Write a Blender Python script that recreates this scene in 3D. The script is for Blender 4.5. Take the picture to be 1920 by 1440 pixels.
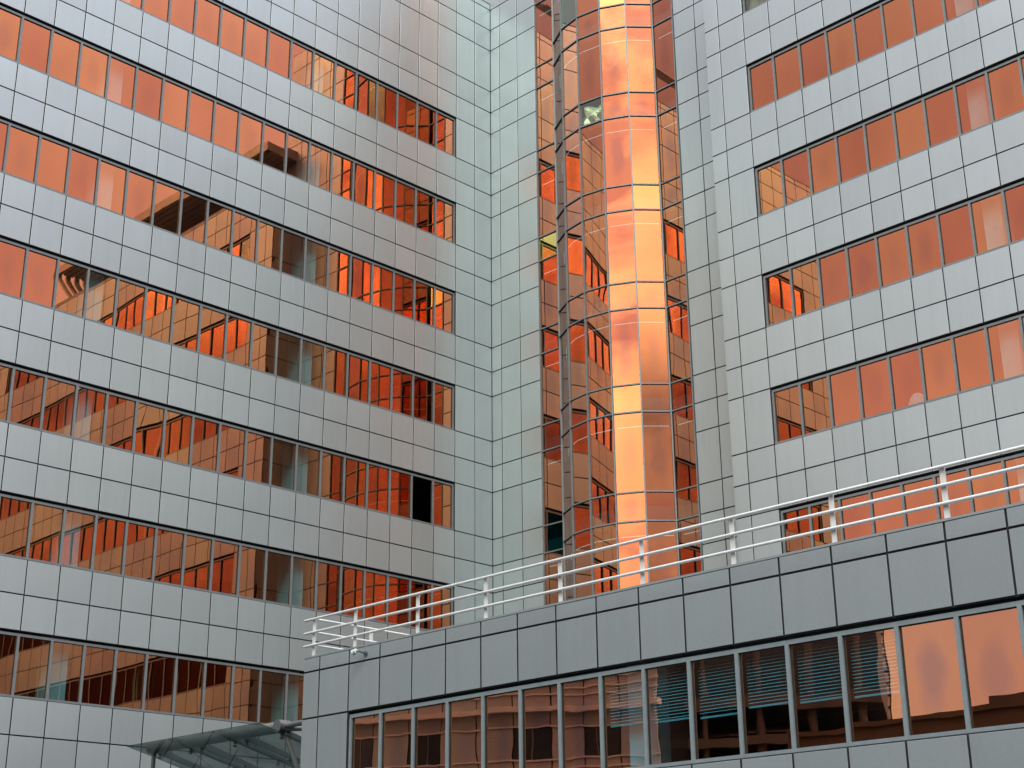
import bpy, math, random
from mathutils import Matrix, Vector

for o in list(bpy.data.objects):
    bpy.data.objects.remove(o)
SC = bpy.context.scene
COL = SC.collection
rnd = random.Random(7)
F = 3.6                    # metres per storey
Z0 = 38.2                  # height of the storey datum above the ground


def X(v):
    return v * F


def Z(v):
    return v * F + Z0


# ------------------------------------------------------------------ camera
YAW, PITCH, ROLL = -0.78221, 0.35789, -0.00986
cam_d = bpy.data.cameras.new('camera')
cam = bpy.data.objects.new('camera', cam_d)
COL.objects.link(cam)
fw = Vector((math.sin(YAW) * math.cos(PITCH), math.cos(YAW) * math.cos(PITCH), math.sin(PITCH)))
rt0 = Vector((math.cos(YAW), -math.sin(YAW), 0))
up0 = rt0.cross(fw)
cr, sr = math.cos(ROLL), math.sin(ROLL)
rt = cr * rt0 + sr * up0
up = -sr * rt0 + cr * up0
cam.matrix_world = Matrix(((rt.x, up.x, -fw.x, X(10.12345)),
                           (rt.y, up.y, -fw.y, X(-9.90105)),
                           (rt.z, up.z, -fw.z, Z(-10.15873)),
                           (0, 0, 0, 1)))
cam_d.sensor_width = 36
cam_d.lens = 2813.52 / 1920 * 36
cam_d.clip_end = 3000
SC.camera = cam

# ------------------------------------------------------------------ world, sun, exposure
SUN_AZ, SUN_EL = math.radians(46), math.radians(50)      # azimuth from -y towards +x
w = bpy.data.worlds.new('World')
SC.world = w
w.use_nodes = True
nt = w.node_tree
N, L = nt.nodes, nt.links
N.clear()


def nd(t, **k):
    n = N.new(t)
    for a, b in k.items():
        setattr(n, a, b)
    return n


def math_n(op, a, b=None, c=None, clamp=False):
    n = N.new('ShaderNodeMath')
    n.operation = op
    n.use_clamp = clamp
    for i, v in enumerate((a, b, c)):
        if v is None:
            continue
        if isinstance(v, (int, float)):
            n.inputs[i].default_value = v
        else:
            L.new(v, n.inputs[i])
    return n.outputs[0]


def mixc(f, a, b, mode='MIX'):
    n = N.new('ShaderNodeMix')
    n.data_type = 'RGBA'
    n.blend_type = mode
    for s, v in ((0, f), (6, a), (7, b)):
        if isinstance(v, (int, float)):
            n.inputs[s].default_value = v
        elif isinstance(v, tuple):
            n.inputs[s].default_value = v + (1,)
        else:
            L.new(v, n.inputs[s])
    return n.outputs[2]


def ramp(v, pts):
    n = N.new('ShaderNodeValToRGB')
    L.new(v, n.inputs[0])
    e = n.color_ramp.elements
    while len(e) < len(pts):
        e.new(0.5)
    for q, (p, c) in zip(e, pts):
        q.position = p
        q.color = (c, c, c, 1) if isinstance(c, (int, float)) else c + (1,)
    return n.outputs[0]


sky = nd('ShaderNodeTexSky', sky_type='NISHITA', sun_disc=False)
sky.sun_elevation = SUN_EL
sky.sun_rotation = math.pi - SUN_AZ
sky.dust_density = 3.0
tc = nd('ShaderNodeTexCoord')
nrm = nd('ShaderNodeVectorMath', operation='NORMALIZE')
L.new(tc.outputs['Generated'], nrm.inputs[0])
sep = nd('ShaderNodeSeparateXYZ')
L.new(nrm.outputs[0], sep.inputs[0])
# sunset glow low in the sky opposite the inside corner
gd = nd('ShaderNodeVectorMath', operation='DOT_PRODUCT')
L.new(nrm.outputs[0], gd.inputs[0])
ga, ge = math.radians(31), math.radians(23)
gd.inputs[1].default_value = (math.sin(ga) * math.cos(ge), -math.cos(ga) * math.cos(ge), math.sin(ge))
glow = ramp(gd.outputs[1], [(0.80, 0.0), (0.915, 0.8), (0.965, 1.0)])
mp = nd('ShaderNodeMapping')
mp.inputs['Scale'].default_value = (1, 1, 2.2)
mp.inputs['Location'].default_value = (2.2, 0.9, 1.5)
L.new(nrm.outputs[0], mp.inputs[0])
no = nd('ShaderNodeTexNoise')
no.inputs['Scale'].default_value = 5.2
no.inputs['Detail'].default_value = 9
no.inputs['Roughness'].default_value = 0.58
no.inputs['Distortion'].default_value = 0.5
L.new(mp.outputs[0], no.inputs['Vector'])
cloud = ramp(no.outputs[0], [(0.43, 0.0), (0.50, 0.35), (0.60, 1.0)])
no2 = nd('ShaderNodeTexNoise')
no2.inputs['Scale'].default_value = 1.1
no2.inputs['Detail'].default_value = 3
L.new(mp.outputs[0], no2.inputs['Vector'])
soft = ramp(no2.outputs[0], [(0.3, 0.82), (0.7, 1.12)])
base = mixc(0.78, sky.outputs[0], (6.7, 6.2, 6.5))
base = mixc(1.0, base, soft, 'MULTIPLY')
glowc = mixc(cloud, (21.0, 22.5, 15.5), (9.0, 8.0, 8.4))
col = mixc(glow, base, glowc)
# slate cloud bank under the glow, on the side of the tower's right hand facets
bd = nd('ShaderNodeVectorMath', operation='DOT_PRODUCT')
L.new(nrm.outputs[0], bd.inputs[0])
ba = math.radians(62)
bd.inputs[1].default_value = (math.sin(ba), -math.cos(ba), 0)
side = ramp(bd.outputs[1], [(0.62, 0.0), (0.80, 1.0)])
lowz = ramp(math_n('ADD', sep.outputs[2], math_n('MULTIPLY_ADD', no.outputs[0], 0.16, -0.08)), [(0.345, 1.0), (0.395, 0.0)])
bank = math_n('MULTIPLY', math_n('MULTIPLY', side, lowz), 0.93)
col = mixc(bank, col, mixc(cloud, (4.6, 4.7, 4.6), (2.4, 2.5, 2.7)))
zen = ramp(sep.outputs[2], [(0.20, (0.86, 0.73, 0.71)), (0.52, (0.88, 0.78, 0.77)), (0.66, (1.35, 1.46, 1.52)), (0.88, (2.4, 2.66, 2.94))])
col = mixc(1.0, col, zen, 'MULTIPLY')
# heavier cloud on the left of the glow
hd = nd('ShaderNodeVectorMath', operation='DOT_PRODUCT')
L.new(nrm.outputs[0], hd.inputs[0])
ha, he = math.radians(-33), math.radians(42)
hd.inputs[1].default_value = (math.sin(ha) * math.cos(he), -math.cos(ha) * math.cos(he), math.sin(he))
col = mixc(1.0, col, ramp(hd.outputs[1], [(0.84, (1, 1, 1)), (0.95, (0.66, 0.64, 0.64))]), 'MULTIPLY')
low = ramp(sep.outputs[2], [(0.02, (0.85, 0.82, 0.80)), (0.30, (1, 1, 1))])
col = mixc(1.0, col, low, 'MULTIPLY')
bg = nd('ShaderNodeBackground')
bg.inputs['Strength'].default_value = 0.1
L.new(col, bg.inputs['Color'])
ow = nd('ShaderNodeOutputWorld')
L.new(bg.outputs[0], ow.inputs['Surface'])

sl = bpy.data.lights.new('sun', 'SUN')
sl.energy = 1.15
sl.angle = math.radians(25)
sl.color = (1.0, 0.985, 0.96)
so = bpy.data.objects.new('sun', sl)
COL.objects.link(so)
sd = Vector((math.sin(SUN_AZ) * math.cos(SUN_EL), -math.cos(SUN_AZ) * math.cos(SUN_EL), math.sin(SUN_EL)))
so.rotation_euler = (-sd).to_track_quat('-Z', 'Y').to_euler()
so.location = sd * 120

SC.view_settings.view_transform = 'Standard'
SC.view_settings.look = 'None'
SC.view_settings.exposure = 1.12
SC.view_settings.gamma = 1.0
SC.render.engine = 'CYCLES'
cy = SC.cycles
cy.max_bounces = 10
cy.glossy_bounces = 7
cy.transparent_max_bounces = 16
cy.diffuse_bounces = 3
cy.sample_clamp_indirect = 6
cy.caustics_reflective = False
cy.caustics_refractive = False
cy.use_denoising = True


# ------------------------------------------------------------------ materials
def new_mat(name):
    global nt, N, L
    m = bpy.data.materials.new(name)
    m.use_nodes = True
    nt = m.node_tree
    N, L = nt.nodes, nt.links
    N.clear()
    out = nd('ShaderNodeOutputMaterial')
    return m, out


def obj_coords(scale=(1, 1, 1)):
    t = nd('ShaderNodeTexCoord')
    p = nd('ShaderNodeMapping')
    p.inputs['Scale'].default_value = scale
    L.new(t.outputs['Object'], p.inputs[0])
    return p.outputs[0]


def noise(vec, scale, detail=2, rough=0.5):
    n = nd('ShaderNodeTexNoise')
    n.inputs['Scale'].default_value = scale
    n.inputs['Detail'].default_value = detail
    n.inputs['Roughness'].default_value = rough
    L.new(vec, n.inputs['Vector'])
    return n.outputs[0]


def mat_panel(name, colr, metallic=0.25, rough=0.42, var=0.05):
    m, out = new_mat(name)
    b = nd('ShaderNodeBsdfPrincipled')
    v = obj_coords()
    grain = ramp(noise(v, 55, 2), [(0.3, 0.955), (0.7, 1.045)])
    streak = ramp(noise(obj_coords((3.0, 3.0, 0.22)), 1.6, 4, 0.6), [(0.28, 0.96), (0.5, 1.0), (0.75, 1.015)])
    g = nd('ShaderNodeNewGeometry')
    isl = ramp(g.outputs['Random Per Island'], [(0, 1 - var), (1, 1 + var)])
    c = mixc(1.0, colr, grain, 'MULTIPLY')
    c = mixc(1.0, c, streak, 'MULTIPLY')
    c = mixc(1.0, c, isl, 'MULTIPLY')
    L.new(c, b.inputs['Base Color'])
    b.inputs['Metallic'].default_value = metallic
    r = nd('ShaderNodeMapRange')
    r.inputs[3].default_value = rough - 0.05
    r.inputs[4].default_value = rough + 0.07
    L.new(noise(v, 0.9, 3), r.inputs[0])
    L.new(r.outputs[0], b.inputs['Roughness'])
    bp = nd('ShaderNodeBump')
    bp.inputs['Strength'].default_value = 0.5
    bp.inputs['Distance'].default_value = 0.004
    L.new(noise(v, 1.3, 1), bp.inputs['Height'])
    L.new(bp.outputs[0], b.inputs['Normal'])
    L.new(b.outputs[0], out.inputs[0])
    return m


def mat_plain(name, colr, metallic=0.0, rough=0.5, var=0.08, scale=6, emit=None):
    m, out = new_mat(name)
    b = nd('ShaderNodeBsdfPrincipled')
    c = mixc(1.0, colr, ramp(noise(obj_coords(), scale, 4), [(0.3, 1 - var), (0.7, 1 + var)]), 'MULTIPLY')
    L.new(c, b.inputs['Base Color'])
    b.inputs['Metallic'].default_value = metallic
    b.inputs['Roughness'].default_value = rough
    if emit:
        b.inputs['Emission Color'].default_value = emit[0] + (1,)
        b.inputs['Emission Strength'].default_value = emit[1]
    L.new(b.outputs[0], out.inputs[0])
    return m


def mat_glass(name, refl, trans, wave=0.0004, blotch=0.5, wscale=1.3, rough=0.0, floor=0.0):
    """coated mirror glass: a tinted mirror that also lets a little light through"""
    m, out = new_mat(name)
    uv = nd('ShaderNodeTexCoord')
    oi = nd('ShaderNodeObjectInfo')
    # soft oval mid pane where the mirror colour turns duller and bluer
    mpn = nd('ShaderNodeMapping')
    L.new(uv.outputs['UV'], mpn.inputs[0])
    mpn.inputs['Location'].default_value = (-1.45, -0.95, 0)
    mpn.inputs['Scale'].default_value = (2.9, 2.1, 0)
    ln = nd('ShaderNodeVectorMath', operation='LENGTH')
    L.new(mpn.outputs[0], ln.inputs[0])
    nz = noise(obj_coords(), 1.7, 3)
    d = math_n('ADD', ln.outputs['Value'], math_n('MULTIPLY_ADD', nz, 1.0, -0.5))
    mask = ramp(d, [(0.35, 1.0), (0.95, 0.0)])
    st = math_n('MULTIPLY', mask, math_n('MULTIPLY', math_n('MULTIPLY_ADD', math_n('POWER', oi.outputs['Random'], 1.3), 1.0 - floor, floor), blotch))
    big = ramp(noise(obj_coords((1, 1, .6)), 0.5, 2), [(0.3, 0.92), (0.7, 1.06)])
    pv = nd('ShaderNodeMapRange')
    pv.inputs[3].default_value = 0.90
    pv.inputs[4].default_value = 1.06
    sc = math_n('FRACT', math_n('MULTIPLY', oi.outputs['Random'], 37.7))
    L.new(sc, pv.inputs[0])
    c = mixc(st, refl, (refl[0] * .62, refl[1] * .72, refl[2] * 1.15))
    c = mixc(1.0, c, big, 'MULTIPLY')
    cc = nd('ShaderNodeCombineColor')
    L.new(pv.outputs[0], cc.inputs[0])
    L.new(math_n('MULTIPLY', pv.outputs[0], pv.outputs[0]), cc.inputs[1])
    L.new(pv.outputs[0], cc.inputs[2])
    c = mixc(1.0, c, cc.outputs[0], 'MULTIPLY')
    lw = nd('ShaderNodeLayerWeight')
    lw.inputs[0].default_value = 0.5
    fr = math_n('MULTIPLY', math_n('POWER', lw.outputs['Facing'], 3.4), 1.1, clamp=True)
    c = mixc(fr, c, (0.60, 0.62, 0.62))
    t = mixc(fr, trans, (0.0, 0.0, 0.0))
    bp = nd('ShaderNodeBump')
    bp.inputs['Strength'].default_value = 1.0
    bp.inputs['Distance'].default_value = wave
    L.new(noise(obj_coords((1, 1, 1)), wscale, 1), bp.inputs['Height'])
    gl = nd('ShaderNodeBsdfGlossy')
    gl.inputs['Roughness'].default_value = rough
    L.new(c, gl.inputs['Color'])
    L.new(bp.outputs[0], gl.inputs['Normal'])
    tr = nd('ShaderNodeBsdfTransparent')
    L.new(t, tr.inputs['Color'])
    ad = nd('ShaderNodeAddShader')
    L.new(gl.outputs[0], ad.inputs[0])
    L.new(tr.outputs[0], ad.inputs[1])
    L.new(ad.outputs[0], out.inputs[0])
    return m


M_PANEL = mat_panel('silver_panel', (0.392, 0.452, 0.466), 0.56, 0.36, 0.05)
M_DPANEL = mat_panel('slate_panel', (0.222, 0.262, 0.277), 0.3, 0.42, 0.04)
M_GAP = mat_plain('joint_gasket', (0.012, 0.014, 0.016), 0, 0.7)
M_FRAME = mat_plain('grey_frame', (0.16, 0.18, 0.188), 0.2, 0.45)
M_DFRAME = mat_plain('slate_frame', (0.18, 0.225, 0.245), 0.2, 0.45)
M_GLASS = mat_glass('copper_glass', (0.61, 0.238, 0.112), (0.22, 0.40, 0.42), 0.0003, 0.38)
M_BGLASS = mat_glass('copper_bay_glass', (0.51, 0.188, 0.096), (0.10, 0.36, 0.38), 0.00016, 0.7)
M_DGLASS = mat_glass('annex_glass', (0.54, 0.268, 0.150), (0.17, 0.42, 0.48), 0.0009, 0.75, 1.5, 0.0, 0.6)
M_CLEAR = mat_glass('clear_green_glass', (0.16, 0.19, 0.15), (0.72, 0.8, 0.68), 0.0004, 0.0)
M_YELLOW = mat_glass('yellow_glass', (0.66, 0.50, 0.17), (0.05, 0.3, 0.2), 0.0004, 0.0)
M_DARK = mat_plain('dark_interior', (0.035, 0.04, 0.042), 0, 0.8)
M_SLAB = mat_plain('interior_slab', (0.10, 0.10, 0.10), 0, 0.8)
M_COLUMN = mat_plain('white_column', (0.86, 0.85, 0.83), 0, 0.7, 0.05, 3)
M_RAIL = mat_plain('white_rail_paint', (0.55, 0.58, 0.58), 0.1, 0.35, 0.06, 9)
M_STEEL = mat_plain('grey_steel', (0.12, 0.135, 0.14), 0.5, 0.4)
M_ROOF = mat_plain('roof_gravel', (0.22, 0.22, 0.22), 0, 0.9)
M_CANOPY = mat_plain('canopy_metal', (0.36, 0.34, 0.31), 0.2, 0.6, 0.1, 3)
M_LAMP = mat_plain('lit_strip_lamp', (0.9, 0.9, 0.9), 0, 0.5, 0, 1, ((1.0, 0.96, 0.9), 0.42))
M_SHEET = mat_plain('pale_sheet', (0.9, 0.91, 0.74), 0, 0.8, 0.12, 2)
M_WHITE = mat_plain('white_fabric', (0.85, 0.84, 0.8), 0, 0.8, 0.04, 5)
M_BLIND = mat_plain('pale_blind', (0.84, 0.86, 0.87), 0, 0.6, 0.03, 3)
M_GROUND = mat_plain('paving', (0.075, 0.075, 0.075), 0, 0.85, 0.15, 0.6)
M_BROWN = mat_panel('taupe_panel', (0.40, 0.375, 0.36), 0.0, 0.6, 0.08)
M_NDARK = mat_plain('dark_window', (0.03, 0.035, 0.035), 0, 0.12)
M_TEAL = mat_plain('dark_slate', (0.03, 0.04, 0.05), 0.1, 0.5)
M_BEIGE = mat_plain('beige_concrete', (0.12, 0.10, 0.085), 0, 0.8)
M_WALLBR = mat_plain('brown_render', (0.13, 0.085, 0.06), 0, 0.85, 0.2, 0.5)
M_STRIPE = mat_plain('pale_grid_panel', (0.66, 0.58, 0.53), 0, 0.6)
M_BLOCK = mat_plain('dark_brick', (0.06, 0.05, 0.045), 0, 0.8, 0.2, 0.4)


def mat_canopy_glass():
    m, out = new_mat('canopy_glass')
    gl = nd('ShaderNodeBsdfGlossy')
    gl.inputs['Color'].default_value = (0.10, 0.12, 0.12, 1)
    gl.inputs['Roughness'].default_value = 0.03
    tr = nd('ShaderNodeBsdfTransparent')
    v = ramp(noise(obj_coords(), 0.8, 4), [(0.3, (0.40, 0.43, 0.42)), (0.7, (0.54, 0.57, 0.56))])
    L.new(v, tr.inputs['Color'])
    ad = nd('ShaderNodeAddShader')
    L.new(gl.outputs[0], ad.inputs[0])
    L.new(tr.outputs[0], ad.inputs[1])
    L.new(ad.outputs[0], out.inputs[0])
    return m


M_CGLASS = mat_canopy_glass()


# ------------------------------------------------------------------ mesh helpers
class MB:
    """collects faces, then links them as ONE object"""

    def __init__(s):
        s.v, s.f, s.m, s.sm = [], [], [], []

    def add(s, vs, fs, mi=0, smooth=False):
        b = len(s.v)
        s.v += [tuple(v) for v in vs]
        s.f += [tuple(b + i for i in f) for f in fs]
        s.m += [mi] * len(fs)
        s.sm += [smooth] * len(fs)

    def quad(s, a, b, c, d, mi=0):
        s.add((a, b, c, d), ((0, 1, 2, 3),), mi)

    def box(s, p, q, mi=0):
        x0, y0, z0 = (min(a, b) for a, b in zip(p, q))
        x1, y1, z1 = (max(a, b) for a, b in zip(p, q))
        s.add([(x0, y0, z0), (x1, y0, z0), (x1, y1, z0), (x0, y1, z0), (x0, y0, z1), (x1, y0, z1), (x1, y1, z1), (x0, y1, z1)],
              [(0, 3, 2, 1), (4, 5, 6, 7), (0, 1, 5, 4), (1, 2, 6, 5), (2, 3, 7, 6), (3, 0, 4, 7)], mi)

    def tube(s, a, b, r, n=14, mi=0, cap=True, dome=False):
        a, b = Vector(a), Vector(b)
        d = (b - a).normalized()
        t = Vector((0, 0, 1)) if abs(d.z) < .9 else Vector((1, 0, 0))
        u = d.cross(t).normalized()
        w_ = d.cross(u)
        rings = [(a, r), (b, r)]
        if dome:
            rings = [(a - d * r * .8, r * .45), (a - d * r * .45, r * .85), (a, r), (b, r), (b + d * r * .45, r * .85), (b + d * r * .8, r * .45)]
        vs, fs = [], []
        for c, rr in rings:
            for i in range(n):
                th = 2 * math.pi * i / n
                vs.append(c + (u * math.cos(th) + w_ * math.sin(th)) * rr)
        for k in range(len(rings) - 1):
            for i in range(n):
                j = (i + 1) % n
                fs.append((k * n + i, k * n + j, k * n + n + j, k * n + n + i))
        s.add(vs, fs, mi, True)
        if cap:
            m_ = (len(rings) - 1) * n
            s.add(vs[:n], [tuple(range(n))[::-1]], mi)
            s.add(vs[m_:], [tuple(range(n))], mi)

    def build(s, name, mats, parent=None):
        me = bpy.data.meshes.new(name)
        me.from_pydata(s.v, [], s.f)
        for m in (mats if isinstance(mats, (list, tuple)) else [mats]):
            me.materials.append(m)
        me.polygons.foreach_set('material_index', s.m)
        me.polygons.foreach_set('use_smooth', s.sm)
        me.validate()
        me.update()
        o = bpy.data.objects.new(name, me)
        COL.objects.link(o)
        if parent:
            o.parent = parent
        return o


def tag(o, label=None, cat=None, group=None, kind=None):
    for k, v in (('label', label), ('category', cat), ('group', group), ('kind', kind)):
        if v:
            o[k] = v
    return o


def thing(name, label, cat, group=None, loc=(0, 0, 0)):
    o = bpy.data.objects.new(name, None)
    COL.objects.link(o)
    return tag(o, label, cat, group)


class Face:
    """a vertical wall plane: u runs along it, n points out of it"""

    def __init__(s, ox, oy, ux, uy, nx, ny):
        s.o, s.u, s.n = Vector((ox, oy, 0)), Vector((ux, uy, 0)), Vector((nx, ny, 0))
        s.flip = s.u.cross(Vector((0, 0, 1))).dot(s.n) < 0

    def p(s, u, z, n=0.0):
        q = s.o + s.u * u + s.n * n
        return (q.x, q.y, z)

    def quad(s, mb, u0, u1, z0, z1, n=0.0, mi=0):
        q = [s.p(u0, z0, n), s.p(u1, z0, n), s.p(u1, z1, n), s.p(u0, z1, n)]
        if s.flip:
            q.reverse()
        mb.quad(*q, mi)

    def box(s, mb, u0, u1, z0, z1, n0, n1, mi=0):
        a = [s.p(u0, z0, n0), s.p(u1, z0, n0), s.p(u1, z1, n0), s.p(u0, z1, n0),
             s.p(u0, z0, n1), s.p(u1, z0, n1), s.p(u1, z1, n1), s.p(u0, z1, n1)]
        f = [(3, 2, 1, 0), (4, 5, 6, 7), (0, 1, 5, 4), (1, 2, 6, 5), (2, 3, 7, 6), (3, 0, 4, 7)]
        if s.flip:
            f = [t[::-1] for t in f]
        mb.add(a, f, mi)

    def panel(s, mb, u0, u1, z0, z1, gap=0.034, depth=0.036, bev=0.004, mi=0):
        g = gap / 2
        u0, u1, z0, z1 = u0 + g, u1 - g, z0 + g, z1 - g
        if u1 - u0 < .03 or z1 - z0 < .03:
            return
        b = bev
        t = [rnd.gauss(0, .0011) for _ in range(2)]           # each sheet sits a hair out of true
        bow = rnd.uniform(.001, .004)
        ring = lambda d, n: [(u0 + d, z0 + d, n), (u1 - d, z0 + d, n), (u1 - d, z1 - d, n), (u0 + d, z1 - d, n)]
        vs = []
        tl = lambda i: (t[0] if i in (1, 2) else -t[0]) + (t[1] if i > 1 else -t[1])
        for (d, n) in ((0, -depth), (0, -b)):
            for i, (uu, zz, nn) in enumerate(ring(d, n)):
                vs.append(s.p(uu, zz, nn + (tl(i) if n > -depth else 0)))
        G = 4
        idx = {}
        for j in range(G + 1):
            for i in range(G + 1):
                p_, q_ = i / G, j / G
                kk = t[0] * (2 * p_ - 1) + t[1] * (2 * q_ - 1) + bow * 16 * p_ * (1 - p_) * q_ * (1 - q_)
                idx[i, j] = len(vs)
                vs.append(s.p(u0 + b + (u1 - u0 - 2 * b) * p_, z0 + b + (z1 - z0 - 2 * b) * q_, kk))
        rim = len(vs)
        vs += [vs[idx[i, 0]] for i in range(G + 1)] + [vs[idx[G, j]] for j in range(G + 1)] + [vs[idx[i, G]] for i in range(G, -1, -1)] + [vs[idx[0, j]] for j in range(G, -1, -1)]
        front = [(idx[i, j], idx[i + 1, j], idx[i + 1, j + 1], idx[i, j + 1]) for j in range(G) for i in range(G)]
        side = [(i, (i + 1) % 4, 4 + (i + 1) % 4, 4 + i) for i in range(4)]
        bevs = [(4 + i, 4 + (i + 1) % 4) + tuple(e[::-1]) for i, e in enumerate([list(range(rim + k * (G + 1), rim + (k + 1) * (G + 1))) for k in range(4)])]
        fl_ = (lambda f: f[::-1]) if s.flip else (lambda f: f)
        o_ = len(mb.v)
        mb.v += vs
        for fset, mi_, sm in ((front, mi, True), (side, 1, False), (bevs, mi, False)):
            for f in fset:
                mb.f.append(tuple(o_ + k for k in fl_(f)))
                mb.m.append(mi_)
                mb.sm.append(sm)

    def pane(s, name, mat, u0, u1, z0, z1, n, parent, tilt=0.0011, pil=0.0005, nu=5, nz=7, hinge=0.0):
        """one sheet of glass: slightly out of plumb, slightly bowed"""
        mb = MB()
        tu, tz = rnd.gauss(0, tilt), rnd.gauss(0, tilt)
        pl = rnd.gauss(pil * .4, pil)
        vs, fs = [], []
        for j in range(nz + 1):
            for i in range(nu + 1):
                a, b = i / nu, j / nz
                uu, zz = u0 + (u1 - u0) * a, z0 + (z1 - z0) * b
                k = tu * (uu - (u0 + u1) / 2) + tz * (zz - (z0 + z1) / 2) + pl * (16 * a * (1 - a) * b * (1 - b))
                if hinge:
                    d = uu - u0
                    vs.append(s.p(u0 + d * math.cos(hinge), zz, n - d * math.sin(hinge)))
                else:
                    vs.append(s.p(uu, zz, n + k))
        for j in range(nz):
            for i in range(nu):
                q = (j * (nu + 1) + i, j * (nu + 1) + i + 1, (j + 1) * (nu + 1) + i + 1, (j + 1) * (nu + 1) + i)
                fs.append(q[::-1] if s.flip else q)
        mb.add(vs, fs, 0, True)
        o = mb.build(name, mat, parent)
        uvl = o.data.uv_layers.new(name='UVMap')
        for lp in o.data.loops:
            i, j = lp.vertex_index % (nu + 1), lp.vertex_index // (nu + 1)
            uvl.data[lp.index].uv = (i / nu, j / nz)
        return o


# storey lines: T = window top, B = window bottom, M = joint between the two spandrel rows
HW, HP, TOFF = 0.47325, 0.26235, 0.0412


def row(r):
    n = int(r[1:])
    z = -n - (0 if r[0] == 'T' else HW if r[0] == 'B' else HW + HP)
    if r in ('T1', 'M0', 'B0', 'T0'):
        z += TOFF
    return Z(z)


W1 = X(0.2672)            # panel width
FRONT_GAP = 0.1


def ribbon(f, parent, us, zb, zt, frame_mat, glass_mat, special=None, stuff_from=None, ds=1.0):
    """one ribbon window: frame with mullions, and a pane between every two of them"""
    fr = MB()
    u0, u1 = us[0], us[-1]
    f.box(fr, u0 + .012, u1 - .012, zt - .125, zt - .055, -.13, -.05)            # head
    f.box(fr, u0 + .012, u1 - .012, zb + .006, zb + .062, -.13, -.035)           # sill
    hm = .034
    for i, u in enumerate(us):
        a, b = u - hm, u + hm
        if i == 0:
            a, b = u + .014, u + .075
        if i == len(us) - 1:
            a, b = u - .075, u - .014
        f.box(fr, a, b, zb + .062, zt - .125, -.13, -.042)
    # dark rebates round each sheet
    for i in range(len(us) - 1):
        a, b = us[i] + (hm if i else .075), us[i + 1] - (hm if i < len(us) - 2 else .075)
        z0, z1 = zb + .062, zt - .125
        for (p, q, r_, s_) in ((a, a + .012, z0, z1), (b - .012, b, z0, z1), (a + .012, b - .012, z1 - .014, z1), (a + .012, b - .012, z0, z0 + .010)):
            f.box(fr, p, q, r_, s_, -.12, -.076, 1)
    rw = fr.build('ribbon_window', [frame_mat, M_GAP], parent)
    for i in range(len(us) - 1):
        a, b = us[i] + (hm if i else .07), us[i + 1] - (hm if i < len(us) - 2 else .07)
        sp = (special or {}).get(i)
        mat = sp[0] if sp else glass_mat
        hinge = sp[2] if sp and len(sp) > 2 else 0
        o = f.pane('pane', mat, a, b, zb + .055, zt - .12, -.095, rw, hinge=hinge)
        if sp and sp[1]:
            o['label'] = sp[1]
    return rw


def clad_wall(f, us, rows, holes, panel_mat, parent, gap=0.034):
    """panels in the grid us x rows except where holes says there is a window; dark backing behind them"""
    pm, bk = MB(), MB()
    for (za, zb) in rows:
        for i in range(len(us) - 1):
            if (i, za) in holes:
                continue
            f.panel(pm, us[i], us[i + 1], zb, za, gap)
        run = None
        for i in range(len(us)):
            solid = i < len(us) - 1 and (i, za) not in holes
            if solid and run is None:
                run = us[i]
            if not solid and run is not None:
                f.box(bk, run, us[i], zb, za, -.16, -.03)
                run = None
    c = pm.build('cladding', [panel_mat, M_GAP], parent)
    b = bk.build('wall', M_GAP, parent)
    return c, b


# ================================================================== ground
g = MB()
g.quad((-400, -400, 0), (400, -400, 0), (400, 400, 0), (-400, 400, 0))
tag(g.build('ground', M_GROUND), 'grey paving around the office buildings', None, None, 'structure')

# ================================================================== left wing
A1 = X(0.23591)
ua = [0.0] + [A1 + W1 * k for k in range(26)]
ua.append(ua[-1] + X(0.155))
fa = Face(0, 0, 0, -1, 1, 0)
WING_TOP = Z(-0.352)
rows_a = [(WING_TOP, row('B0')), (row('B0'), row('M0')), (row('M0'), row('T1'))]
for n in range(1, 10):
    rows_a += [(row('T%d' % n), row('B%d' % n)), (row('B%d' % n), row('M%d' % n)), (row('M%d' % n), row('T%d' % (n + 1)))]
holes = {(i, row('T%d' % n)) for n in range(2, 10) for i in range(2, 25)}
wing = thing('office_wing', 'long silver panelled office wing with copper ribbon windows, running left from the inside corner', 'building')
clad_wall(fa, ua, rows_a, holes, M_PANEL, wing)
for n in range(2, 10):
    special = {}
    if n == 6:
        special[1] = (M_CLEAR, 'open pane swung inwards showing a black room', math.radians(78))
    rwin = ribbon(fa, wing, ua[2:26], row('B%d' % n), row('T%d' % n), M_FRAME, M_GLASS, special)
sh = MB()
ul = ua[-1]
fa.box(sh, 0.0, ul, WING_TOP - .03, WING_TOP + .02, -.45, .012)          # coping
sh.build('coping', M_FRAME, wing)
sh = MB()
fa.box(sh, .17, ul - .02, WING_TOP - .5, WING_TOP - .32, -14, -.2)
fa.box(sh, ul - .15, ul, row('T10') - 2.4, WING_TOP - .04, -14, -.165)    # end wall
fa.box(sh, .17, ul - .2, 0, WING_TOP - .55, -14.2, -14.0)
sh.build('roof', [M_ROOF], wing)
sh = MB()
for n in range(1, 10):
    z = row('M%d' % n)
    fa.box(sh, .3, ul - .3, z - .15, z + .25, -7.9, -.2)
sh.build('floor_slab', M_SLAB, wing)
sh = MB()
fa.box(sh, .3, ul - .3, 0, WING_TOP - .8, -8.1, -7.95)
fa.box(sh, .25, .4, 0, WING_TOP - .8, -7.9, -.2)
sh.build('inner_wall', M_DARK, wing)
sh = MB()
fa.box(sh, .0, ul, 0.0, row('T10'), -.3, -.05)
sh.build('plinth', M_DPANEL, wing)


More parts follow.
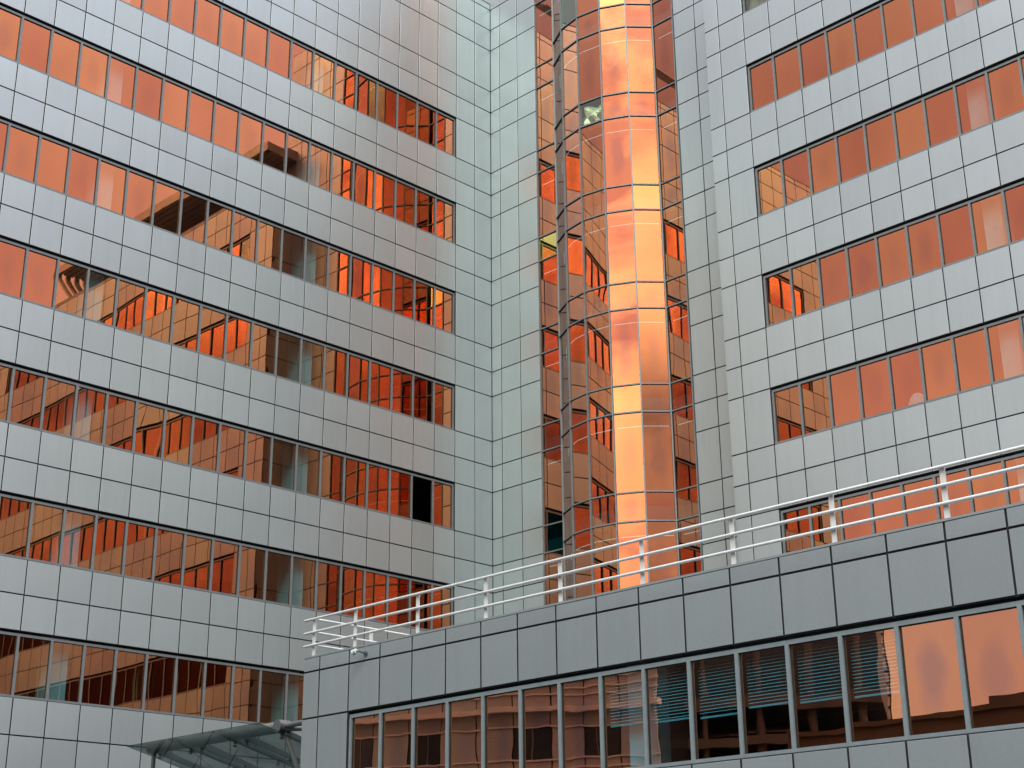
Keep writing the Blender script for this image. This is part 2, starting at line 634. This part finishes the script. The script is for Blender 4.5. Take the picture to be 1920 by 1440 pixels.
sh = MB()
for k in range(7):
    fa.box(sh, X(1.0), X(4.4), Z(.18) + k * .16, Z(.18) + k * .16 + .07, -.4 - .22 * k, -.3 - .22 * k)
for u_ in (X(1.1), X(2.1), X(3.2), X(4.3)):
    fa.box(sh, u_, u_ + .15, WING_TOP - .3, Z(.18) + 1.1, -2.1, -1.95)
sh.build('roof_louvre', M_CANOPY, wing)


def colm(f, parent, u0, u1, z0, z1):
    m = MB()
    m.box(f.p(u0, z0, -.95), f.p(u1, z1, -.36))
    m.build('column', M_COLUMN, parent)


for k in (8.25, 16.25, 24.25):
    colm(fa, wing, A1 + W1 * (k - 1 + .05), A1 + W1 * (k - 1 + .62), 4, WING_TOP - 1)

# ================================================================== tower in the corner with its glass bay
tower = thing('office_tower', 'tall silver panelled tower in the inside corner with a curved copper glass bay', 'building')
fb = Face(0, 0, 1, 0, 0, -1)
b3 = X(0.13835 + 2 * 0.2672)
ub = [X(-.9), X(-.632), X(-.365), X(-0.13835), X(0.13835), X(0.13835 + .2672), b3]
TOW_TOP = Z(0.66)
rows_top = [(TOW_TOP, Z(0.40)), (Z(.40), Z(.083)), (Z(.083), Z(-.432 + .262)), (Z(-.17), row('B0'))]
rows_b = rows_top + rows_a[1:]
# left of the corner the tower only shows above the wing's roof
pm, bk = MB(), MB()
for za, zb in rows_top:
    for i in range(3):
        fb.panel(pm, ub[i], ub[i + 1], zb, za)
    fb.panel(pm, ub[3], ub[4], zb, za)
    fb.box(bk, ub[0], ub[4], zb, za, -.2, -.03)
for za, zb in rows_a[1:]:
    fb.panel(pm, 0.0, ub[4], zb, za)
    fb.box(bk, 0.012, ub[4], zb, za, -.2, -.03)
for za, zb in rows_b:
    for i in (4, 5):
        fb.panel(pm, ub[i], ub[i + 1], zb, za)
    fb.box(bk, ub[4], ub[6], zb, za, -.2, -.03)
b4, b5, c0 = X(2.533), X(2.78255), X(3.21882)
tw_end = X(3.6)
C_Y = X(-0.44474)
C_TOP = Z(-1.44)
pm2, bk2 = MB(), MB()
for za, zb in rows_b:
    e = [b4, b5, b5 + W1, b5 + 2 * W1]
    fb.panel(pm2, b4, b5, zb, za)
    fb.panel(pm2, b5, b5 + W1, zb, za)
    if zb > C_TOP - 1:
        fb.panel(pm2, b5 + W1, b5 + 2 * W1, zb, za)
        fb.panel(pm2, b5 + 2 * W1, tw_end, zb, za)
        fb.box(bk2, b4, tw_end, zb, za, -.2, -.03)
    else:
        fb.panel(pm2, b5 + W1, b5 + 2 * W1, zb, za)
        fb.box(bk2, b4, b5 + 2 * W1, zb, za, -.2, -.03)
pm2.build('cladding', [M_PANEL, M_GAP], tower)
bk2.build('wall', M_GAP, tower)
pm.build('cladding', [M_PANEL, M_GAP], tower)
bk.box((-.03, -.006, 4), (.010, .25, WING_TOP - .04))
bk.build('wall', M_GAP, tower)
sh = MB()
sh.box((ub[0], -.012, TOW_TOP - .03), (tw_end, .5, TOW_TOP + .03))
sh.box((ub[0], .25, TOW_TOP - .5), (tw_end, 9, TOW_TOP - .35))
sh.box((tw_end - .2, .21, C_TOP - 4), (tw_end, 9, TOW_TOP - .04))
sh.box((ub[0], .21, Z(-1.2)), (ub[0] + .2, 9, TOW_TOP - .04))
sh.build('roof', M_PANEL, tower)
# bay plan
SEG = X(0.2625)
angs = [-47.5, -28.5, -9.5, 9.5, 28.5, 47.5]
v0x = X(0.9395)
plan = [Vector((b3, 0.0)), Vector((v0x, -0.0))]
for a in angs:
    q = plan[-1] + Vector((math.cos(math.radians(a)), math.sin(math.radians(a)))) * SEG
    plan.append(q)
plan[-1] = Vector((plan[-1].x, 0.0))
plan.append(Vector((b4, 0.0)))
bays = []
for i in range(len(plan) - 1):
    d = (plan[i + 1] - plan[i])
    ln = d.length
    d = d / ln
    bays.append((Face(plan[i].x, plan[i].y, d.x, d.y, d.y, -d.x), ln))
lev = [TOW_TOP - .05, Z(0.40), Z(.083), Z(-.17), row('B0'), row('M0')]
for n in range(1, 9):
    lev += [row('B%d' % n), row('M%d' % n)]
lev += [row('B9')]
fm = MB()
HALF = .024
for i, q in enumerate(plan):
    # mullion at every corner of the plan
    if i == 0:
        nn = Vector((0, -1)); uu = Vector((1, 0)); off = .035
    elif i == len(plan) - 1:
        nn = Vector((0, -1)); uu = Vector((1, 0)); off = -.035
    else:
        nn = (Vector((bays[i - 1][0].n.x, bays[i - 1][0].n.y)) + Vector((bays[i][0].n.x, bays[i][0].n.y))).normalized()
        uu = Vector((-nn.y, nn.x)); off = 0
    ff = Face(q.x + uu.x * off, q.y + uu.y * off, uu.x, uu.y, nn.x, nn.y)
    if ff.flip:
        ff = Face(q.x + uu.x * off, q.y + uu.y * off, -uu.x, -uu.y, nn.x, nn.y)
    ff.box(fm, -HALF, HALF, row('B9'), TOW_TOP - .05, -.09, .02)
for (fc, ln) in bays:
    for z in lev:
        fc.box(fm, HALF, ln - HALF, z - .022, z + .022, -.08, .016)
        fc.box(fm, HALF + .002, ln - HALF - .002, z - .034, z - .022, -.06, -.008, 1)
bay = fm.build('glass_bay', [M_FRAME, M_GAP], tower)
sheets = []
for i, (fc, ln) in enumerate(bays):
    for j in range(len(lev) - 1):
        mat, lab = M_BGLASS, None
        if i == 4 and lev[j] == row('B2'):
            mat, lab = M_CLEAR, 'pale green clear pane with a crumpled sheet behind it'
            sheets.append((fc, ln, lev[j + 1], lev[j]))
        if i == 0 and lev[j] == row('B3'):
            mat, lab = M_YELLOW, 'yellow tinted pane low beside the panels'
        if i == 3 and lev[j] == row('M0'):
            mat, lab = M_CLEAR, 'dark clear pane near the top of the bay'
        o = fc.pane('pane', mat, HALF * .6, ln - HALF * .6, lev[j + 1] + .02, lev[j] - .02, -.03, bay, tilt=.0012, pil=.0007, nu=5, nz=8)
        if lab:
            o['label'] = lab
for n in range(0, 9):
    m = MB()
    z = row('M%d' % n) if n else row('M0')
    pts = [(p_.x, p_.y + .22) for p_ in plan]
    m.add([(x_, y_, z - .1) for x_, y_ in pts] + [(pts[-1][0], 7, z - .1), (pts[0][0], 7, z - .1)] +
          [(x_, y_, z + .5) for x_, y_ in pts] + [(pts[-1][0], 7, z + .5), (pts[0][0], 7, z + .5)],
          [tuple(range(len(pts) + 2))[::-1], tuple(range(len(pts) + 2, 2 * len(pts) + 4))] +
          [(k, (k + 1) % (len(pts) + 2), (k + 1) % (len(pts) + 2) + len(pts) + 2, k + len(pts) + 2) for k in range(len(pts) + 2)])
    m.build('floor_slab', M_SLAB, tower)
m = MB()
m.box((b3 - .2, 7.05, 0), (b4 + .2, 7.2, TOW_TOP - 1))
m.box((b3 - .25, .25, 0), (b3 - .05, 7.0, TOW_TOP - 1))
m.box((b4 + .05, .25, 0), (b4 + .25, 7.0, TOW_TOP - 1))
m.build('inner_wall', M_DARK, tower)
# the crumpled sheet
for fc, ln, z0, z1 in sheets:
    m = MB()
    vs, fs = [], []
    nn_ = 14
    for j in range(nn_ + 1):
        for i in range(nn_ + 1):
            a, b = i / nn_, j / nn_
            lim = .62 + .36 * b + .1 * math.sin(9 * b)
            vs.append(fc.p(.08 + (ln - .16) * a * lim, z0 + .05 + (z1 - z0 - .1) * (b * (1 - .25 * a)), -.2 + .13 * math.sin(7 * a + 4 * b) * math.cos(5 * b - 3 * a) + rnd.uniform(-.02, .02)))
    for j in range(nn_):
        for i in range(nn_):
            fs.append((j * (nn_ + 1) + i, j * (nn_ + 1) + i + 1, (j + 1) * (nn_ + 1) + i + 1, (j + 1) * (nn_ + 1) + i))
    m.add(vs, fs)
    tag(m.build('crumpled_sheet', M_SHEET), 'pale crumpled sheet behind the clear greenish pane near the top of the bay', 'sheet')

# strip lamps inside the bay: one ring per storey
names_ = ['topmost', 'second', 'third', 'fourth', 'fifth', 'sixth', 'seventh', 'eighth']
for n in range(0, 8):
    m = MB()
    z = row('M%d' % n) - .42
    for i, (fc, ln) in enumerate(bays):
        m.tube(fc.p(.07, z, -.24), fc.p(ln - .07, z, -.24), .010, 8)
    tag(m.build('strip_lamp', M_LAMP), 'thin lit strip lamp ring inside the curved glass bay, %s counted from the top' % names_[n], 'lamp', 'strip lamps inside the glass bay')

# ================================================================== right wing
c1 = X(3.37338)
uc = [0.0] + [c1 - c0 + W1 * k for k in range(26)]
uc.append(uc[-1] + X(0.155))
fc_ = Face(c0, C_Y, 1, 0, 0, -1)
wing2 = thing('office_wing', 'lower silver office wing with copper ribbon windows and roof canopy, right of the glass bay', 'building')
rows_c = [(C_TOP, row('B1'))]
rows_c += [(row('B1'), row('M1')), (row('M1'), row('T2'))]
for n in range(2, 10):
    rows_c += [(row('T%d' % n), row('B%d' % n)), (row('B%d' % n), row('M%d' % n)), (row('M%d' % n), row('T%d' % (n + 1)))]
holes = {(i, row('T%d' % n)) for n in range(2, 10) for i in range(2, 25)}
clad_wall(fc_, uc, rows_c, holes, M_PANEL, wing2)
for n in range(2, 10):
    special = {}
    if n == 2:
        special[0] = (M_CLEAR, 'clear pane with a pale crumpled blind behind it')
    ribbon(fc_, wing2, uc[2:26], row('B%d' % n), row('T%d' % n), M_FRAME, M_GLASS, special)
cl = uc[-1]
sh = MB()
for za, zb in rows_c:
    y0, y1 = C_Y + .012, -.012
    m_ = Face(c0, 0, 0, -1, -1, 0)
    m_.panel(sh, .012, -C_Y - .012, zb, za)
sh.build('cladding', [M_PANEL, M_GAP], wing2)
sh = MB()
sh.box((c0 + .036, C_Y + .03, 0), (c0 + .2, .05, C_TOP - .05))
sh.build('wall', M_GAP, wing2)
sh = MB()
fc_.box(sh, -.012, cl, C_TOP - .03, C_TOP + .03, -.4, .012)
sh.build('coping', M_FRAME, wing2)
sh = MB()
fc_.box(sh, .22, cl, C_TOP - .5, C_TOP - .32, -14, -.2)
fc_.box(sh, cl - .15, cl, 0, C_TOP - .04, -14, -.17)
sh.build('roof', M_ROOF, wing2)
sh = MB()
for n in range(1, 10):
    z = row('M%d' % n)
    fc_.box(sh, .3, cl - .3, z - .15, z + .25, -7.9, -.2)
sh.build('floor_slab', M_SLAB, wing2)
sh = MB()
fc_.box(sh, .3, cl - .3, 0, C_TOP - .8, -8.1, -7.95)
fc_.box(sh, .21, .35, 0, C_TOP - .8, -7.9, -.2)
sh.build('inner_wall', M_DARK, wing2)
for k in (9.2, 17.2):
    colm(fc_, wing2, c1 - c0 + W1 * (k - 1 + .0), c1 - c0 + W1 * (k - 1 + .55), 4, C_TOP - 1)
# roof canopy with ribbed soffit and a slanting louvred end
rc = MB()
cx0, cx1 = X(3.42), X(8.55)
zc = Z(-.93)
ycf = C_Y
rc.box((cx0, ycf, zc + .10), (cx1, ycf + 9, zc + .42))
rc.box((cx0, ycf - .03, zc), (cx1, ycf + .18, zc + .45))
rc.box((cx0 - .03, ycf, zc), (cx0 + .18, ycf + 9, zc + .45))
nrib = 34
for k in range(26):
    y_ = ycf + .3 + k * .34
    rc.box((cx0 + .2, y_, zc + .03), (cx1, y_ + .17, zc + .12))
can = rc.build('roof_canopy', M_CANOPY, wing2)
el_ = MB()
steps = 9
for k in range(steps):
    t0, t1 = k / steps, (k + 1) / steps
    fx = lambda t: cx1 + .35 * math.sin(min(1, t * 3) * 1.57) - 2.2 * max(0, t - .15)
    fz = lambda t: zc + .40 - 2.3 * t
    for yy in [ycf + .5 * q_ for q_ in range(12)]:
        a0, a1 = Vector((fx(t0), yy, fz(t0))), Vector((fx(t1), yy, fz(t1)))
        vs = [(a0.x - .07, yy, a0.z), (a0.x + .07, yy, a0.z), (a1.x + .07, yy, a1.z), (a1.x - .07, yy, a1.z)]
        vs += [(x_, y_ + .26, z_) for x_, y_, z_ in vs]
        el_.add(vs, [(0, 1, 2, 3), (7, 6, 5, 4), (0, 4, 5, 1), (1, 5, 6, 2), (2, 6, 7, 3), (3, 7, 4, 0)])
el_.build('louvre_end', M_CANOPY, wing2)
pst = MB()
for x_ in [cx0 + 1.2 + 3.85 * q_ for q_ in range(5)]:
    pst.box((x_, ycf + 2.2, C_TOP - .3), (x_ + .2, ycf + 2.4, zc + .1))
    pst.box((x_, ycf + 7.2, C_TOP - .3), (x_ + .2, ycf + 7.4, zc + .1))
pst.build('canopy_post', M_CANOPY, wing2)

# crumpled blind in the topmost window
m = MB()
vs, fs = [], []
for j in range(13):
    for i in range(13):
        a, b = i / 12, j / 12
        vs.append(fc_.p(uc[2] + .1 + (W1 - .2) * a, row('B2') + .05 + 1.4 * b, -.3 + .09 * math.sin(9 * a + 5 * b) * math.cos(6 * b - 5 * a)))
for j in range(12):
    for i in range(12):
        fs.append((j * 13 + i, j * 13 + i + 1, j * 13 + i + 14, j * 13 + i + 13))
m.add(vs, fs, 0, True)
tag(m.build('crumpled_blind', M_BEIGE), 'grey crumpled blind behind the clear pane at the top of the right wing', 'blind')

# pale rounded seat back behind a window of the right wing
m = MB()
uu0 = (uc[6] + uc[7]) / 2 - .02
fz0 = row('B6')
vs, fs = [], []
nu_, nv_ = 18, 10
for j in range(nv_ + 1):
    for i in range(nu_):
        a, b = 2 * math.pi * i / nu_, (j / nv_) * math.pi / 2
        r_ = .34 * math.cos(b) ** .8
        vs.append(fc_.p(uu0 + r_ * math.cos(a) * 1.0, fz0 - .25 + .80 * math.sin(b), -.55 + .16 * math.cos(b) ** .8 * math.sin(a)))
for j in range(nv_):
    for i in range(nu_):
        k = (i + 1) % nu_
        fs.append((j * nu_ + i, j * nu_ + k, (j + 1) * nu_ + k, (j + 1) * nu_ + i))
m.add(vs, fs, 0, True)
m.tube(fc_.p(uu0, fz0 - .95, -.55), fc_.p(uu0, fz0 - .22, -.55), .03, 10)
tag(m.build('chair', M_WHITE), 'pale rounded chair back showing behind a fourth row window of the right wing', 'chair')

ORD = ['first', 'second', 'third', 'fourth', 'fifth', 'sixth', 'seventh', 'eighth', 'ninth', 'tenth', 'eleventh', 'twelfth', 'thirteenth', 'fourteenth', 'fifteenth']
# ================================================================== annex in front
DY, DX0 = X(-4.55778), X(3.08012)
fd = Face(DX0, DY, 1, 0, 0, -1)
ud = [0.0] + [X(0.15096) + W1 * k for k in range(27)]
ZP, ZJ, ZWT, ZWB = Z(-8.58406), Z(-8.66703), Z(-8.93311), Z(-9.4193)
rows_d = [(ZP, ZJ), (ZJ, ZWT), (ZWT, ZWB), (ZWB, ZWB - .945), (ZWB - .945, ZWB - 1.89), (ZWB - 1.89, .75), (.75, .1)]
annex = thing('annex_building', 'low slate grey panelled annex in the foreground with one ribbon window under a railed roof', 'building')
holes = {(i, ZWT) for i in range(2, 26)}
clad_wall(fd, ud, rows_d, holes, M_DPANEL, annex, 0.036)
ribbon(fd, annex, ud[2:27], ZWB, ZWT, M_DFRAME, M_DGLASS)
dl = ud[-1]
DXR = DX0 + dl
sm_ = MB()
fl = Face(DX0, DY, 0, 1, -1, 0)
nl = [0.0, X(.151)] + [X(.151) + W1 * k for k in range(1, 15)]
for za, zb in rows_d:
    for i in range(len(nl) - 1):
        fl.panel(sm_, nl[i], nl[i + 1], zb, za, .036)
sm_.build('cladding', [M_DPANEL, M_GAP], annex)
sm_ = MB()
sm_.box((DX0 + .036, DY + .17, 0), (DX0 + .2, C_Y - .3, ZP - .05))
sm_.build('wall', M_GAP, annex)
sm_ = MB()
fd.box(sm_, -.004, dl, ZP - .008, ZP + .03, -.36, .004)
sm_.box((DX0 - .004, DY + .36, ZP - .008), (DX0 + .36, C_Y - .05, ZP + .03))
sm_.build('coping', M_DPANEL, annex)
sm_ = MB()
sm_.box((DX0 + .3, DY + .3, ZP - .7), (DXR, C_Y - .05, ZP - .55))
sm_.build('roof', M_ROOF, annex)
sm_ = MB()
fd.box(sm_, .3, dl - .2, ZWT + .05, ZWT + .3, -8, -.2)
fd.box(sm_, .3, dl - .2, ZWB - .9, ZWB - .6, -8, -.2)
sm_.build('floor_slab', M_SLAB, annex)
sm_ = MB()
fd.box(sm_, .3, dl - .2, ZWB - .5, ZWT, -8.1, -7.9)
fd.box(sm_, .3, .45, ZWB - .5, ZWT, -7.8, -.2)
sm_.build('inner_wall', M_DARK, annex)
colm(fd, annex, ud[9] + .35, ud[9] + .75, ZWB - .6, ZWT + .04)
for i in range(9, 15):
    m = MB()
    low = ZWT - .95 - .03 * (i % 3)
    z_ = ZWT - .13
    while z_ > low:
        a_, b_ = ud[i] + .06, ud[i + 1] - .06
        q_ = [fd.p(a_, z_, -.20), fd.p(b_, z_, -.20), fd.p(b_, z_ + .022, -.245), fd.p(a_, z_ + .022, -.245)]
        m.quad(*q_)
        z_ -= .052
    fd.box(m, ud[i] + .06, ud[i + 1] - .06, low - .03, low, -.235, -.215)
    fd.box(m, ud[i] + .06, ud[i + 1] - .06, ZWT - .12, ZWT - .07, -.25, -.2)
    o_ = m.build('window_blind', M_BLIND, None)
    tag(o_, 'half lowered slatted blind behind the %s annex window counted from its left end' % ORD[i - 2], 'blind', 'blinds in the annex windows')

# railing on the annex roof
rail = thing('roof_railing', 'white three bar metal railing along the edge of the annex roof', 'railing')
RY = DY + .095
ZR = [Z(-8.352), Z(-8.430), Z(-8.506)]
rr = .027
RX0 = DX0 - .13
xc_ = X(3.117)
for z in ZR:
    m = MB()
    m.tube((RX0, RY, z), (DXR - .3, RY, z), rr, 14, dome=True)
    m.build('rail', M_RAIL, rail)
for z in ZR:
    m = MB()
    m.tube((xc_ + .05, RY + .075, z), (xc_ + .05, C_Y - .35, z), rr * .85, 12, dome=True)
    m.build('rail', M_RAIL, rail)


def post(x, y, along):
    m = MB()
    zt = ZR[0] + .012
    a, b = .052, .010
    pts = []
    zb = ZP + .03
    # flat bar with a rounded, bent head
    prof = [(zb, 0), (ZR[1] - .05, 0), (ZR[1] + .05, .004), (ZR[0] - .06, 0), (zt - .02, 0)]
    for i in range(len(prof) - 1):
        (z0, o0), (z1, o1) = prof[i], prof[i + 1]
        if along:
            m.box((x - a / 1.2, y + .036, z0), (x + a / 1.2, y + .058, z1))
        else:
            m.box((x + .036, y - a / 1.2, z0), (x + .058, y + a / 1.2, z1))
    for i in range(8):
        t0, t1 = i / 8, (i + 1) / 8
        hw0 = a / 1.2 * math.sqrt(1 - t1 ** 2)
        if hw0 > .004:
            if along:
                m.box((x - hw0, y + .036, zt - .02 + .04 * t0), (x + hw0, y + .058, zt - .02 + .04 * t1))
            else:
                m.box((x + .036, y - hw0, zt - .02 + .04 * t0), (x + .058, y + hw0, zt - .02 + .04 * t1))
    # foot plate and clips
    m.box((x - .06, y - .02, zb), (x + .06, y + .1, zb + .008))
    m.build('post', M_RAIL, rail)


post(xc_ + .01, RY, True)
for k in range(2, 27, 2):
    post(DX0 + ud[k], RY, True)
for k in (1, 2, 3, 4, 5):
    post(xc_ + .0, RY + .1 + 1.47 * k, False)

# small spotlight on the annex parapet
sp = thing('wall_spotlight', 'small grey wall spotlight fixed to the annex parapet near its left end', 'spotlight')
sx, sz = X(3.6157), Z(-8.622)
m = MB()
m.tube((sx + .12, DY, sz - .02), (sx + .12, DY - .03, sz - .02), .05, 16)
m.build('wall_plate', M_STEEL, sp)
m = MB()
m.tube((sx + .12, DY - .03, sz - .02), (sx + .10, DY - .16, sz - .0), .018, 10)
m.tube((sx + .10, DY - .16, sz), (sx + .02, DY - .19, sz + .01), .018, 10)
m.build('arm', M_STEEL, sp)
m = MB()
m.tube((sx - .045, DY - .19, sz + .0), (sx + .03, DY - .19, sz + .02), .05, 18)
m.tube((sx - .065, DY - .19, sz - .005), (sx - .045, DY - .19, sz), .058, 18)
m.build('lamp_head', M_RAIL, sp)

# glass entrance canopy beside the annex
gc = thing('glass_canopy', 'glass entrance canopy on a grey steel tube, left of the annex at the bottom', 'canopy')
GY = X(-4.6)
zg = Z(-8.92)
gx0, gx1 = X(1.275), X(2.724)
GD, GS = 4.6, .26


def gz(y):
    return zg - GS * (y - GY)


def slab(m, x0, x1, y0, y1, lo, hi):
    vs = [(x0, y0, gz(y0) + lo), (x1, y0, gz(y0) + lo), (x1, y1, gz(y1) + lo), (x0, y1, gz(y1) + lo),
          (x0, y0, gz(y0) + hi), (x1, y0, gz(y0) + hi), (x1, y1, gz(y1) + hi), (x0, y1, gz(y1) + hi)]
    m.add(vs, [(3, 2, 1, 0), (4, 5, 6, 7), (0, 1, 5, 4), (1, 2, 6, 5), (2, 3, 7, 6), (3, 0, 4, 7)])


for k in range(3):
    a0 = gx0 + (gx1 - gx0) * k / 3 + (.014 if k else 0)
    a1 = gx0 + (gx1 - gx0) * (k + 1) / 3
    m = MB()
    slab(m, a0, a1, GY, GY + GD, 0, .018)
    m.build('glass_panel', M_CGLASS, gc)
ty = GY + .72
TR = .125
zt_ = Z(-8.918)
tx0, tx1 = X(1.25), X(2.70)
m = MB()
m.tube((tx0, ty, zt_), (tx1, ty, zt_), TR, 24, dome=True)
m.build('main_tube', M_STEEL, gc)
m = MB()
m.tube((tx1, ty, zt_), (DX0 + .02, ty, zt_ + .03), .06, 16)
m.tube((tx1, ty, zt_ - .05), (DX0 + .02, ty + .8, zt_ - .10), .055, 14)
m.tube((tx1 - .03, ty - .16, zt_), (tx1 - .03, ty + .16, zt_), .14, 18)
m.build('wall_bracket', M_STEEL, gc)
for px_ in [gx0 + (gx1 - gx0) * q_ / 3 + e_ for q_ in (0, 1, 2, 3) for e_ in (-.22, .22)][1:-1]:
    m = MB()
    vs = []
    for (yy, h_) in ((ty, .16), (GY + 3.4, .06)):
        g_ = gz(yy) + .05
        vs += [(px_ - .02, yy, g_), (px_ + .02, yy, g_), (px_ + .02, yy, g_ + h_), (px_ - .02, yy, g_ + h_)]
    m.add(vs, [(3, 2, 1, 0), (4, 5, 6, 7), (0, 1, 5, 4), (1, 2, 6, 5), (2, 3, 7, 6), (3, 0, 4, 7)])
    m.build('support_arm', M_STEEL, gc)
    for yy in (GY + .78, GY + 2.0, GY + 3.3):
        m = MB()
        m.tube((px_, yy, gz(yy) - .05), (px_, yy, gz(yy) - .003), .042, 14)
        m.tube((px_, yy, gz(yy) + .02), (px_, yy, gz(yy) + .08), .02, 10)
        m.build('glass_bolt', M_STEEL, gc)
m = MB()
m.tube((tx0 + .14, ty, zt_ - .1), (tx0 + .20, ty, 0), .05, 16)
m.build('strut', M_STEEL, gc)
m = MB()
m.tube((tx1 - .02, ty + .05, zt_ - .1), (tx1 + .28, ty + .5, zt_ - 1.5), .055, 16)
m.build('strut', M_STEEL, gc)
m = MB()
m.tube((tx0 + .4, GY + 2.9, gz(GY + 2.9) + .1), (gx1 + .6, GY + 2.9, gz(GY + 2.9) + .1), .05, 16)
m.build('rear_tube', M_STEEL, gc)

# ================================================================== buildings across the street, seen only as reflections
def oblique(p0, p1):
    a, b = Vector(p0), Vector(p1)
    d = (b - a)
    ln = d.length
    d /= ln
    return Face(a.x, a.y, d.x, d.y, -d.y, d.x), ln


def oblique_face(p0, p1):
    fo, ln = oblique(p0, p1)
    if fo.n.y < 0:
        fo.n = -fo.n
    fo.flip = fo.u.cross(Vector((0, 0, 1))).dot(fo.n) < 0
    return fo, ln


nb = thing('panelled_building', 'panelled building with ledges and small dark windows, mirrored in the left annex windows', 'building')
fo, ln = oblique_face((-2.7, -44.5), (-26.0, -34.0))
HN = 17.55
pm, win = MB(), []
nx_ = int(ln / 1.55)
for st_ in range(5):
    top = HN - st_ * 3.4
    for (d0, d1, kind_) in ((.0, .7, 0), (.7, 2.05, 1), (2.05, 2.75, 0), (2.75, 3.4, 0)):
        for i in range(nx_):
            if kind_ and (i * 5 + st_ * 3) % 7 in (0, 1, 4):
                win.append((i * 1.55, (i + 1) * 1.55, top - d1, top - d0))
                continue
            fo.panel(pm, i * 1.55, (i + 1) * 1.55, top - d1, top - d0, .045, .1, .03)
pm.build('cladding', [M_BROWN, M_GAP], nb)
pm = MB()
fo.box(pm, 0, ln, 0, HN - .05, -14, -.09)
pm.build('wall', M_NDARK, nb)
for st_ in range(5):
    pm = MB()
    z_ = HN - st_ * 3.4
    fo.box(pm, -.1, ln + .1, z_ - .10, z_ + .12, -.1, .30)
    pm.build('ledge', M_STRIPE, nb)
    pm = MB()
    for dz in (.70, 2.05, 2.42, 2.75):
        fo.box(pm, 0, ln, z_ - dz - .035, z_ - dz + .035, -.05, .05)
    pm.build('trim', M_STRIPE, nb)
for (a_, b_, z0_, z1_) in win:
    pm = MB()
    fo.box(pm, a_ + .05, b_ - .05, z0_ + .05, z1_ - .05, -.085, -.03)
    w_ = pm.build('window', M_NDARK, nb)
    pm = MB()
    fo.box(pm, (a_ + b_) / 2 - .03, (a_ + b_) / 2 + .03, z0_ + .05, z1_ - .05, -.029, .0)
    pm.build('frame', M_FRAME, w_)

nl_ = thing('parking_building', 'dark building on pale pillars above a black open parking deck, mirrored in the annex windows', 'building')
fo, ln = oblique_face((2.85, -52.5), (-12.0, -44.0))
pm = MB()
fo.box(pm, 0, ln, 11.1, 19, -10, -.25)
fo.box(pm, 0, ln, 0, 2, -10, 0)
pm.build('wall', M_TEAL, nl_)
pm = MB()
fo.box(pm, 0, ln, 10.95, 11.5, -.24, .10)
fo.box(pm, 0, ln, 9.35, 9.75, -.2, .1)
pm.build('deck_edge', M_BEIGE, nl_)
for q_ in range(7):
    pm = MB()
    a_ = fo.p(.8 + q_ * 2.22, 0, -.30)
    pm.tube(a_, (a_[0], a_[1], 19), .17, 12)
    pm.build('pillar', M_BEIGE, nl_)
pm = MB()
fo.box(pm, 0, ln, 2, 11.0, -9.5, -9.2)
pm.build('deck_back', M_DARK, nl_)

bwall = MB()
fo, ln = oblique_face((36.0, -40.5), (6.6, -40.0))
fo.box(bwall, 0, ln, 0, 8.15, -.4, 0)
fo.box(bwall, 0, ln, 8.15, 8.3, -.5, .08)
fo.box(bwall, 0, ln - 7.4, 8.3, 8.55, -.5, .0)
tag(bwall.build('boundary_wall', M_WALLBR), 'dark brown wall under the orange sky mirrored in the right annex windows', 'wall')

st = thing('striped_tower', 'slim pale gridded building beside the dark parking deck, mirrored in one annex pane', 'building')
fo, ln = oblique_face((-20.3, -92.0), (-38.0, -84.0))
pm = MB()
fo.box(pm, 0, ln, 0, 30, -9, 0)
pm.build('wall', M_STRIPE, st)
pm = MB()
for q_ in range(34):
    fo.box(pm, 0, ln, 1 + q_ * .85, 1.14 + q_ * .85, .0, .06)
for q_ in range(20):
    fo.box(pm, q_ * .9, q_ * .9 + .1, 0, 30, .002, .055)
pm.build('grid_trim', M_NDARK, st)

db = thing('office_block', 'dark office block with a stepped roof, mirrored at the foot of the glass bay', 'building')
fo, ln = oblique_face((158.0, -22.0), (40.0, -118.0))
pm = MB()
fo.box(pm, 0, 55, 0, 39, -12, 0)
fo.box(pm, 55, ln - 20, 0, 33, -12, 0)
fo.box(pm, ln - 20, ln, 0, 29, -12, 0)
fo.box(pm, ln - 14, ln - 5, 29, 32, -10, -2)
fo.box(pm, 12, 25, 39, 42, -10, -2)
pm.build('wall', M_BLOCK, db)
pm = MB()
for r_ in range(7):
    for q_ in range(int(ln / 4)):
        fo.box(pm, 1 + q_ * 4, 3.6 + q_ * 4, 2 + r_ * 3.7, 4 + r_ * 3.7, .0, .05)
pm.build('window', M_NDARK, db)
